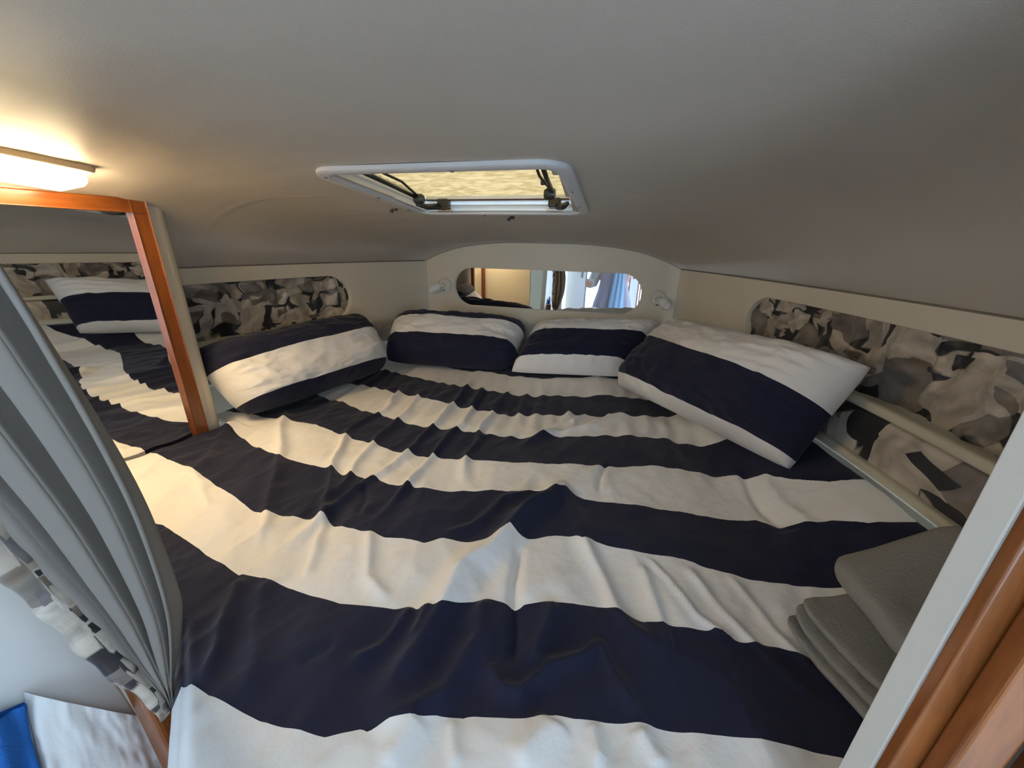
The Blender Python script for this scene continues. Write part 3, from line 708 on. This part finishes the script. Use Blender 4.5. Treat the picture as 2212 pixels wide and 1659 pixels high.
# ------------------------------------------------------------------ pillows
def pillow(BL, BR, TR, TL, thick, stops, label, seed, back=.25, sag=0.0, pin=.0, rnd=.04):
    n = 96
    a = np.sin(np.linspace(-1, 1, n)*PI/2)*.6+np.linspace(-1, 1, n)*.4; A, Bb = np.meshgrid(a, a)
    A0, B0 = A, Bb
    s = (A*(1-pin*(1-Bb**2)-rnd*np.abs(Bb)**6)+1)/2; t = (Bb*(1-pin*(1-A**2)-rnd*1.4*np.abs(A)**6)+1)/2
    BL, BR, TR, TL = (np.array(p, float) for p in (BL, BR, TR, TL))
    C = ((1-s)*(1-t))[..., None]*BL + (s*(1-t))[..., None]*BR + (s*t)[..., None]*TR + ((1-s)*t)[..., None]*TL
    N = np.cross(BR-BL+TR-TL, TL-BL+TR-BR); N /= np.linalg.norm(N)
    h = np.maximum((1-np.abs(A)**6)*(1-np.abs(Bb)**3.6), 0)**.5
    edge = np.maximum(np.abs(A), np.abs(Bb))
    wr = .009*fbm(A*3.2, Bb*2.6, seed) + .009*ridged(A*6+Bb*2, Bb*5-A, seed+4, 2)*ss((edge-.3)/.4) + .002*fbm(A*14, Bb*12, seed+8)
    rp_ = .009*np.sin(A*23+3*vnoise(A*2, Bb*2, seed+2))*ss((np.abs(Bb)-.72)/.2) + .006*np.sin(Bb*15+3*vnoise(A*2, Bb*2, seed+3))*ss((np.abs(A)-.76)/.2)
    m_ = np.clip(1-edge**6, 0, 1)
    front = C + N*(thick*h*(1+.10*fbm(A*1.4, Bb*1.4, seed+6)) + (wr+rp_)*m_)[..., None]
    rear = C - N*(thick*back*h)[..., None]
    gv = np.array([0, 0, -1.])
    front = front + gv*(sag*h)[..., None]
    vs = np.clip(t + .012*fbm(A*2.5, Bb*2, seed+11), .005, .995)
    me1 = grid_mesh('pillow', front, attrs={'stripe': vs}); me2 = grid_mesh('pillow', rear[:, ::-1], attrs={'stripe': vs[:, ::-1]})
    bm = bmesh.new(); bm.from_mesh(me1); bm.from_mesh(me2); bpy.data.meshes.remove(me2); bpy.data.meshes.remove(me1)
    bmesh.ops.remove_doubles(bm, verts=bm.verts, dist=2e-4)
    me = bpy.data.meshes.new('pillow'); bm.to_mesh(me); bm.free()
    o = link('pillow', me, striped('pillow_cotton_%d' % seed, stops))
    return tag(o, label, 'pillow', 'striped pillows along the head of the berth')
pillow((-.935, .985, .022), (-.775, 1.665, .022), (-.955, 1.73, .290), (-1.13, .97, .270), .165, [(0, 'n'), (.15, 'w'), (.62, 'n')],
       'striped pillow leaning on the left cabin side beside the partition, navy above white', 11, sag=.018, rnd=.06)
pillow((-.82, 1.72, .045), (-.14, 1.81, .04), (-.13, 2.13, .215), (-.865, 1.965, .25), .13, [(0, 'n'), (.33, 'w'), (.71, 'n')],
       'striped pillow under the left half of the oval mirror, narrow navy top edge', 23, rnd=.06)
pillow((-.135, 1.77, .045), (.42, 1.88, .045), (.59, 2.11, .275), (-.085, 2.13, .215), .115, [(0, 'w'), (.13, 'n'), (.60, 'w')],
       'striped pillow under the right half of the oval mirror, navy band between white', 37, pin=.015, rnd=.02)
pillow((.385, 1.72, .055), (.85, 1.07, .085), (.925, 1.02, .405), (.665, 2.05, .30), .135, [(0, 'w'), (.10, 'n'), (.57, 'w')],
       'largest striped pillow leaning on the right cabin side, overlapping its neighbour', 51, pin=.02, rnd=.015)

# ------------------------------------------------------------------ folded grey blankets, right
def folded(pts_, z0, layers, thick, name, label, seed, dx=(0, 0), grp=None):
    """pts_: four corners (x, y) of the folded cloth; first edge = rounded fold"""
    root = empty(name, (float(np.mean([p[0] for p in pts_])), float(np.mean([p[1] for p in pts_])), z0)); tag(root, label, 'blanket', grp)
    Q = [np.array(p, float) for p in pts_]
    for l in range(layers):
        n, m = 40, 48
        a = np.linspace(0, 1, n); b = np.linspace(0, 2*PI, m, endpoint=False)
        sh = np.array(dx)*l
        rows = []
        for s in a:
            p0 = Q[0]*(1-s)+Q[1]*s + sh; p1 = Q[3]*(1-s)+Q[2]*s + sh
            e_ = min(1, min(s, 1-s)/.22); end = .25+.75*e_**.5; cut = .16*(1-math.sqrt(1-(1-e_)**2))
            p0, p1 = p0+(p1-p0)*cut, p1+(p0-p1)*cut
            ring = []
            for th_ in b:
                # stadium section from p0 (fold) to p1
                c, s_ = math.cos(th_), math.sin(th_)
                k = (1-abs(c)**.5*math.copysign(1, c))/2
                xy = p0*(1-k)+p1*k
                zz = z0 + thick*(l+.5) + math.copysign(abs(s_)**.55, s_)*thick*.52*end
                nz = .011*float(vnoise(np.array(xy[0]*9.), np.array(xy[1]*9.), seed+l)) + .003*float(vnoise(np.array(xy[0]*26.), np.array(xy[1]*22.), seed+9))
                ring.append((xy[0], xy[1], zz+nz+.15*float(ss(1-(xr(xy[1])-xy[0])/.32)*ss((xy[1]-.52)/.3))))
            rows.append(ring)
        P_ = np.array(rows) - np.array(root.location)
        me = grid_mesh('fold', P_, close_u=True)
        bm = bmesh.new(); bm.from_mesh(me); bm.verts.ensure_lookup_table()
        bm.faces.new([bm.verts[k] for k in range(m)]); bm.faces.new([bm.verts[(n-1)*m+k] for k in range(m)]); bmesh.ops.recalc_face_normals(bm, faces=bm.faces); bm.to_mesh(me); bm.free()
        link('fold', me, M_GREYTOWEL, root)
    return root
folded([(.685, .625), (.77, .42), (.96, .43), (.92, .68)], .016, 3, .021, 'grey_blanket', 'folded grey blanket lying lowest in the pile by the right jamb', 3, (.011, .007), 'folded grey blankets')
folded([(.770, .695), (.80, .50), (.97, .46), (.975, .74)], .082, 1, .050, 'grey_blanket', 'thick folded grey blanket on top of the pile by the right jamb', 15, (0, 0), 'folded grey blankets')

# ------------------------------------------------------------------ curtain at the left of the doorway
Rz = [(-.10, -.300), (-.046, -.287), (.069, -.242), (.134, -.22), (.198, -.209), (.271, -.205), (.326, -.206), (.394, -.215), (.459, -.229), (.513, -.245), (.566, -.259), (.611, -.275), (.80, -.335)]
Nz = [(-.10, -.300, .255), (-.042, -.291, .250), (.003, -.310, .243), (.062, -.322, .235), (.147, -.329, .225), (.229, -.331, .21), (.326, -.330, .195), (.45, -.345, .175), (.6, -.38, .155), (.80, -.42, .13)]
cur = empty('curtain', (-.30, .26, -.10)); tag(cur, 'grey doorway curtain gathered at the bottom, left foreground', 'curtain')
def smooth_interp(z, xs, fs):
    return (np.interp(z, xs, fs)+np.interp(z-.02, xs, fs)+np.interp(z+.02, xs, fs))/3
def curtain_pts(z, s):
    rx = smooth_interp(z, [p[0] for p in Rz], [p[1] for p in Rz]); ry = .26
    nx = smooth_interp(z, [p[0] for p in Nz], [p[1] for p in Nz]); ny = smooth_interp(z, [p[0] for p in Nz], [p[2] for p in Nz])
    dx, dy = nx-rx, ny-ry; wid = np.hypot(dx, dy)
    ux, uy = dx/wid, dy/wid; px_, py_ = -uy, ux         # towards the camera: (+x, -y)
    ph = 2*PI*(3.0*s**.85) + .35*np.sin(z*6)*s*(1-s)*4
    amp = np.minimum(.017, .14*wid+.002)
    d = amp*(np.cos(ph-.6*np.sin(ph))-1)*1.05 + .004*vnoise(s*5, z*5, 3)*np.minimum(1, wid/.1)
    k = s + .035*np.sin(2*ph)*s*(1-s)*4
    return rx+dx*k+px_*d, ry+dy*k+py_*d
zz = np.linspace(-.10, .80, 120); sv = np.linspace(0, 1, 90)
S_, Zc = np.meshgrid(sv, zz); xc_, yc_ = curtain_pts(Zc, S_)
front_ = np.stack([xc_, yc_, Zc], -1); back_ = front_[:, ::-1] + np.array([0, .004, 0])
Pc = np.concatenate([front_, back_], 1)
link('curtain_panel', grid_mesh('curtain_panel', Pc - np.array(cur.location), close_u=True), M_CURTAIN, cur)
# printed edge that shows along the near hem
zz = np.linspace(-.11, .80, 110); th_ = np.linspace(0, 2*PI, 18, endpoint=False)
TH, Zh = np.meshgrid(th_, zz); xh, yh = curtain_pts(Zh, np.ones_like(Zh))
rh = .007+.008*ss((Zh+.1)/.2) + .0015*np.sin(Zh*80)
Ph = np.stack([xh-.010+rh*np.cos(TH)*1.0, yh-.004+rh*np.sin(TH)*1.3, Zh+.010*np.cos(TH)], -1)
uvh = np.stack([TH*.012, Zh*1.2], -1)
link('printed_lining', grid_mesh('printed_lining', Ph-np.array(cur.location), close_u=True, uv=uvh), M_PRINT, cur)['label'] = 'printed lining showing along the hem'

obj_bm('curtain_rail', tube_bm([(-.02, .012, .915), (-.06, -.05, .915), (-.14, -.16, .915)], .006, 10), M_STEEL, cur, True)
# ------------------------------------------------------------------ left foreground: white moulding, trim, towels
def prism(name, prof, x0, x1, material, bevel=.0, parent=None):
    bm = bmesh.new(); f = bm.faces.new([bm.verts.new((x0, y, z)) for y, z in prof])
    r = bmesh.ops.extrude_face_region(bm, geom=[f])
    for g in r['geom']:
        if isinstance(g, bmesh.types.BMVert): g.co.x = x1
    bev(bm, bevel, 3)
    return obj_bm(name, bm, material, parent, True, 40)
wl = prism('wall_head', [(-.6, -.9), (.262, -.9), (.257, -.33), (.264, -.205), (.258, -.10), (.250, .017), (.228, .133), (.213, .24), (.19, .36), (.15, .5), (-.6, .5)], -.42, -.47, M_GEL, .006)
tag(wl, 'white moulded side wall below the curtain, left foreground', kind='structure')
t3 = tag(obj_bm('trim_3', box_bm((.05, .035, 1.0), (-.372, .268, -.455), .008, 3), M_TEAKD), 'teak corner trim between the berth and the white side wall', kind='structure')
def drape(name, corners, bulge, material, label, seed, folds=3, amp=.008):
    n = 50; a = np.linspace(0, 1, n); S, T = np.meshgrid(a, a)
    c = [np.array(p, float) for p in corners]    # TL TR BR BL
    C = ((1-S)*(1-T))[..., None]*c[0]+(S*(1-T))[..., None]*c[1]+(S*T)[..., None]*c[2]+((1-S)*T)[..., None]*c[3]
    h = bulge*(1-(2*S-1)**2)**.5 + amp*np.sin(S*folds*2*PI+2*fbm(S*2, T*2, seed))*(.3+.7*T) + .004*fbm(S*8, T*6, seed+1)
    F_ = C + np.array([1., 0, 0])*h[..., None]; Bk = C[:, ::-1] + np.array([-.004, 0, 0])
    me = grid_mesh(name, np.concatenate([F_, Bk], 1), close_u=True)
    return tag(link(name, me, material), label, 'towel')
drape('white_towel', [(-.412, .172, .03), (-.412, .268, -.19), (-.412, .262, -.50), (-.412, .10, -.42)], .016, M_WTOWEL, 'white towel hanging over the white side wall, lower left corner', 5, 1, .004)
bt = drape('blue_towel', [(-.405, .02, .10), (-.405, .166, .02), (-.405, .135, -.16), (-.405, .0, -.20)], .012, M_BLUE, 'blue towel hanging in the lower left corner', 8, 4, .007)
obj_bm('hook', join([tube_bm([(-.421, .09, .072), (-.395, .09, .070), (-.385, .09, .082)], .005, 8), box_bm((.006, .02, .03), (-.4175, .09, .072), .002)]), M_STEEL, bt, True, 40)

# ------------------------------------------------------------------ the saloon behind the camera (partly seen in the oval mirror)
tag(obj_bm('floor', box_bm((2.6, 3.2, .04), (0, -1.3, -.92), .0), wood('sole_teak', (.22, .10, .04), (.36, .18, .08), 'Y', .4)), 'teak cabin sole', kind='structure')
tag(obj_bm('ceiling_saloon', box_bm((2.6, 1.75, .03), (0, -.665, 1.08), .0), M_GEL), 'unseen white saloon deckhead behind the doorway, added to hold back daylight', kind='structure')  # unseen roof added to cut the sky light on the foreground
tag(obj_bm('wall_saloon_header', box_bm((2.6, .03, .30), (0, .235, .98), .0), M_VINYL), 'header above the doorway', kind='structure')
tag(obj_bm('wall_saloon_left', box_bm((.03, 1.8, 2.0), (-1.3, -.65, .09), .0), M_GEL), 'white saloon side wall, added to hold back daylight', kind='structure')  # both side walls added with the roof, so daylight enters from aft
tag(obj_bm('wall_saloon_right', box_bm((.03, 1.8, 2.0), (1.3, -.65, .09), .0), M_GEL), 'white saloon side wall opposite, added to hold back daylight', kind='structure')
tag(obj_bm('wall_saloon_forward', box_bm((.95, .03, 1.95), (-.83, -.615, .075), .0), M_VINYL), 'cream bulkhead beyond the curtain', kind='structure')
d1 = empty('door_1', (-.20, -.75, -.9)); tag(d1, 'white door with a lever handle standing open behind the doorway', kind='structure')
obj_bm('leaf', box_bm((.26, .03, 1.7), (0, 0, .85), .006), M_GEL, d1)
obj_bm('edge_strip', box_bm((.02, .04, 1.7), (.125, 0, .85), .004), M_STEEL, d1)
hd_ = obj_bm('handle', join([box_bm((.03, .01, .12), (.07, .02, 1.22), .004), tube_bm([(.07, .02, 1.25), (.07, .055, 1.25), (.0, .055, 1.25)], .009, 10)]), M_STEEL, d1, True, 40)
ca = empty('trim_4', (.575, -.66, -.9)); tag(ca, 'white panel with teak edges right of the doorway', kind='structure')
obj_bm('panel', box_bm((.10, .02, 1.75), (-.062, 0, .875), .002), M_GEL, ca)
for x, w in ((-.118, .016), (-.008, .014), (.018, .016), (.05, .03)):
    obj_bm('edge_strip', box_bm((w, .03, 1.75), (x, 0, .875), .004), M_TEAK, ca)
obj_bm('knob', lathe_bm([(0, 0), (.006, 0), (.006, .012), (.011, .018), (.010, .026), (0, .028)], 16, aim((-.07, .01, 1.19), (0, 1, 0)), False), M_DKMETAL, ca, True, 40)

# person taking the picture
PX, PY, PZ = .275, -.40, -.90
person = empty('person', (PX, PY, PZ)); tag(person, 'person in a loose lavender tunic with a pale blue scarf, reflected in the oval mirror', 'person')
Vb, Eb, Rb = [], [], []
def J(p, r, par=None):
    Vb.append(p); Rb.append(r); i = len(Vb)-1
    if par is not None: Eb.append((par, i))
    return i
pel = J((0, 0, .92), (.15, .11)); sp1 = J((0, .005, 1.08), (.13, .10), pel); ch = J((0, .0, 1.26), (.15, .105), sp1); nb = J((0, .0, 1.385), (.07, .065), ch)
nk = J((0, .015, 1.44), (.05, .052), nb); jw = J((0, .035, 1.50), (.062, .078), nk); hd1 = J((0, .03, 1.57), (.074, .092), jw); hd2 = J((0, .022, 1.635), (.06, .075), hd1)
nose = J((0, .128, 1.545), (.012, .012), hd1)
for s in (-1, 1):
    h = J((s*.09, 0, .86), (.085, .09), pel); k = J((s*.10, .015, .48), (.058, .06), h); a = J((s*.10, -.02, .09), (.036, .04), k); J((s*.105, .13, .035), (.038, .028), a)
def hand(w, d, side, curl):
    d = Vector(d).normalized(); sd = Vector(side).normalized(); nrm = d.cross(sd)
    p0 = Vector(Vb[w]); pm = J(tuple(p0+d*.055), (.030, .018), w)
    for off, ln in ((-.028, .055), (-.010, .068), (.010, .064), (.028, .05)):
        b = J(tuple(p0+d*.092+sd*off), (.0095, .0095), pm); m = J(tuple(p0+d*(.092+ln*.5)+sd*off*1.1+nrm*curl*.4), (.0085, .0085), b); J(tuple(p0+d*(.092+ln*.8)+sd*off*1.1+nrm*curl), (.0075, .0075), m)
    t1 = J(tuple(p0+d*.045-sd*.04), (.011, .011), w); J(tuple(p0+d*.085-sd*.055+nrm*curl*.5), (.009, .009), t1)
sl = J((-.165, 0, 1.345), (.062, .06), ch); el = J((-.255, -.03, 1.12), (.042, .044), sl); wl_ = J((-.285, .14, 1.135), (.027, .03), el)
hand(wl_, (.05, 1, .05), (0.1, -.05, -1), .03)
sr = J((.165, 0, 1.345), (.062, .06), ch); er = J((.26, .10, 1.41), (.042, .044), sr); wr_ = J((.165, .285, 1.455), (.027, .03), er)
hand(wr_, (-.45, .55, .75), (.55, .1, .6), -.035)
me = bpy.data.meshes.new('body'); me.from_pydata(Vb, Eb, [])
body = link('body', me, plain('skin', (.62, .38, .28), .5), person)
sk = body.modifiers.new('skin', 'SKIN'); sk.use_smooth_shade = True
for i, r in enumerate(Rb): me.skin_vertices[0].data[i].radius = r
me.skin_vertices[0].data[pel].use_root = True
sb = body.modifiers.new('sub', 'SUBSURF'); sb.levels = 2; sb.render_levels = 2
def eye(x):
    obj_bm('eye', lathe_bm([(0, -.011), (.008, -.007), (.011, 0), (.008, .007), (0, .011)], 14, aim((x, .106, 1.572), (0, 1, 0)), False), plain('eye_dark', (.05, .04, .035), .2), person, True)
eye(-.03); eye(.03)
obj_bm('mouth', tube_bm([(-.022, .112, 1.508), (0, .119, 1.506), (.022, .112, 1.508)], [.003, .006, .003], 8), plain('lips', (.45, .18, .16), .5), person, True)
# hair: cap with a fringe and shoulder length sides
n, m = 36, 22; th = np.linspace(0, 2*PI, n, endpoint=False); TH, T = np.meshgrid(th, np.linspace(0, 1, m))
low = np.where(np.sin(TH) > .35, 1.60, 1.42)  # face side stays open
zt = 1.70; Zh = zt-(zt-low)*T; rr2 = np.sqrt(np.clip(1-((Zh-1.585)/.118)**2, 0.0, 1)); rr2 = np.where(Zh < 1.585, 1.0, rr2)
Ph = np.stack([.092*rr2*np.cos(TH), .012+.112*rr2*np.sin(TH), Zh], -1)
link('hair', grid_mesh('hair', Ph, close_u=True), plain('brown_hair', (.07, .04, .025), .5, bs=180, bst=.5), person)
# loose tunic
prof = [(.075, .07, 1.40), (.13, .09, 1.385), (.175, .11, 1.34), (.172, .125, 1.25), (.160, .13, 1.15), (.175, .14, 1.05), (.205, .16, .92), (.235, .18, .75), (.25, .19, .62)]
th = np.linspace(0, 2*PI, 72, endpoint=False)
rows = []
for k, (a, b_, z) in enumerate(np.array([[np.interp(t, np.linspace(0, 1, len(prof)), [q[j] for q in prof]) for j in range(3)] for t in np.linspace(0, 1, 50)])):
    f = 1+.10*np.sin(th*9+z*3)*ss((1.25-z)/.5)
    rows.append(np.stack([a*f*np.cos(th), b_*f*np.sin(th), np.full_like(th, z)], -1))
link('tunic', grid_mesh('tunic', np.array(rows), close_u=True), plain('lavender_cotton', (.46, .45, .60), .9), person)
for s, pts in ((-1, [Vb[sl], Vb[el], tuple(np.array(Vb[el])*.45+np.array(Vb[wl_])*.55)]), (1, [Vb[sr], Vb[er], tuple(np.array(Vb[er])*.45+np.array(Vb[wr_])*.55)])):
    obj_bm('sleeve', tube_bm([tuple(np.array(p)) for p in pts], [.082, .066, .056], 18), plain('white_sleeve', (.74, .74, .78), .9), person, True)
# pale blue scarf hanging down the front
yy = np.linspace(0, 1, 40); xx = np.linspace(-1, 1, 24); XX, YY = np.meshgrid(xx, yy)
zsc = 1.38-.52*YY; wsc = .05+.04*YY
bsc = np.interp(zsc, [.62, .92, 1.05, 1.15, 1.25, 1.34, 1.40], [.21, .180, .160, .148, .143, .128, .085])
Psc = np.stack([.05+XX*wsc, bsc*np.sqrt(1-(np.clip(.05+XX*wsc, -.18, .18)/.19)**2)+.008+.006*np.sin(XX*9+YY*3), zsc+.03*(1-XX**2)*-1*YY], -1)
Psb = Psc[:, ::-1]-np.array([0, .004, 0])
link('scarf', grid_mesh('scarf', np.concatenate([Psc, Psb], 1), close_u=True), plain('pale_blue_scarf', (.36, .56, .86), .85), person)
# the phone in the hand
ph_ = empty('phone', (.35, -.035, .63)); tag(ph_, 'dark phone held up by the person in the tunic', 'phone')
obj_bm('case', box_bm((.15, .009, .073), (0, 0, 0), .0035, 2), M_BLACK, ph_)
obj_bm('camera_bump', box_bm((.03, .003, .03), (-.05, .0055, .016), .001, 2), M_STEEL, ph_)
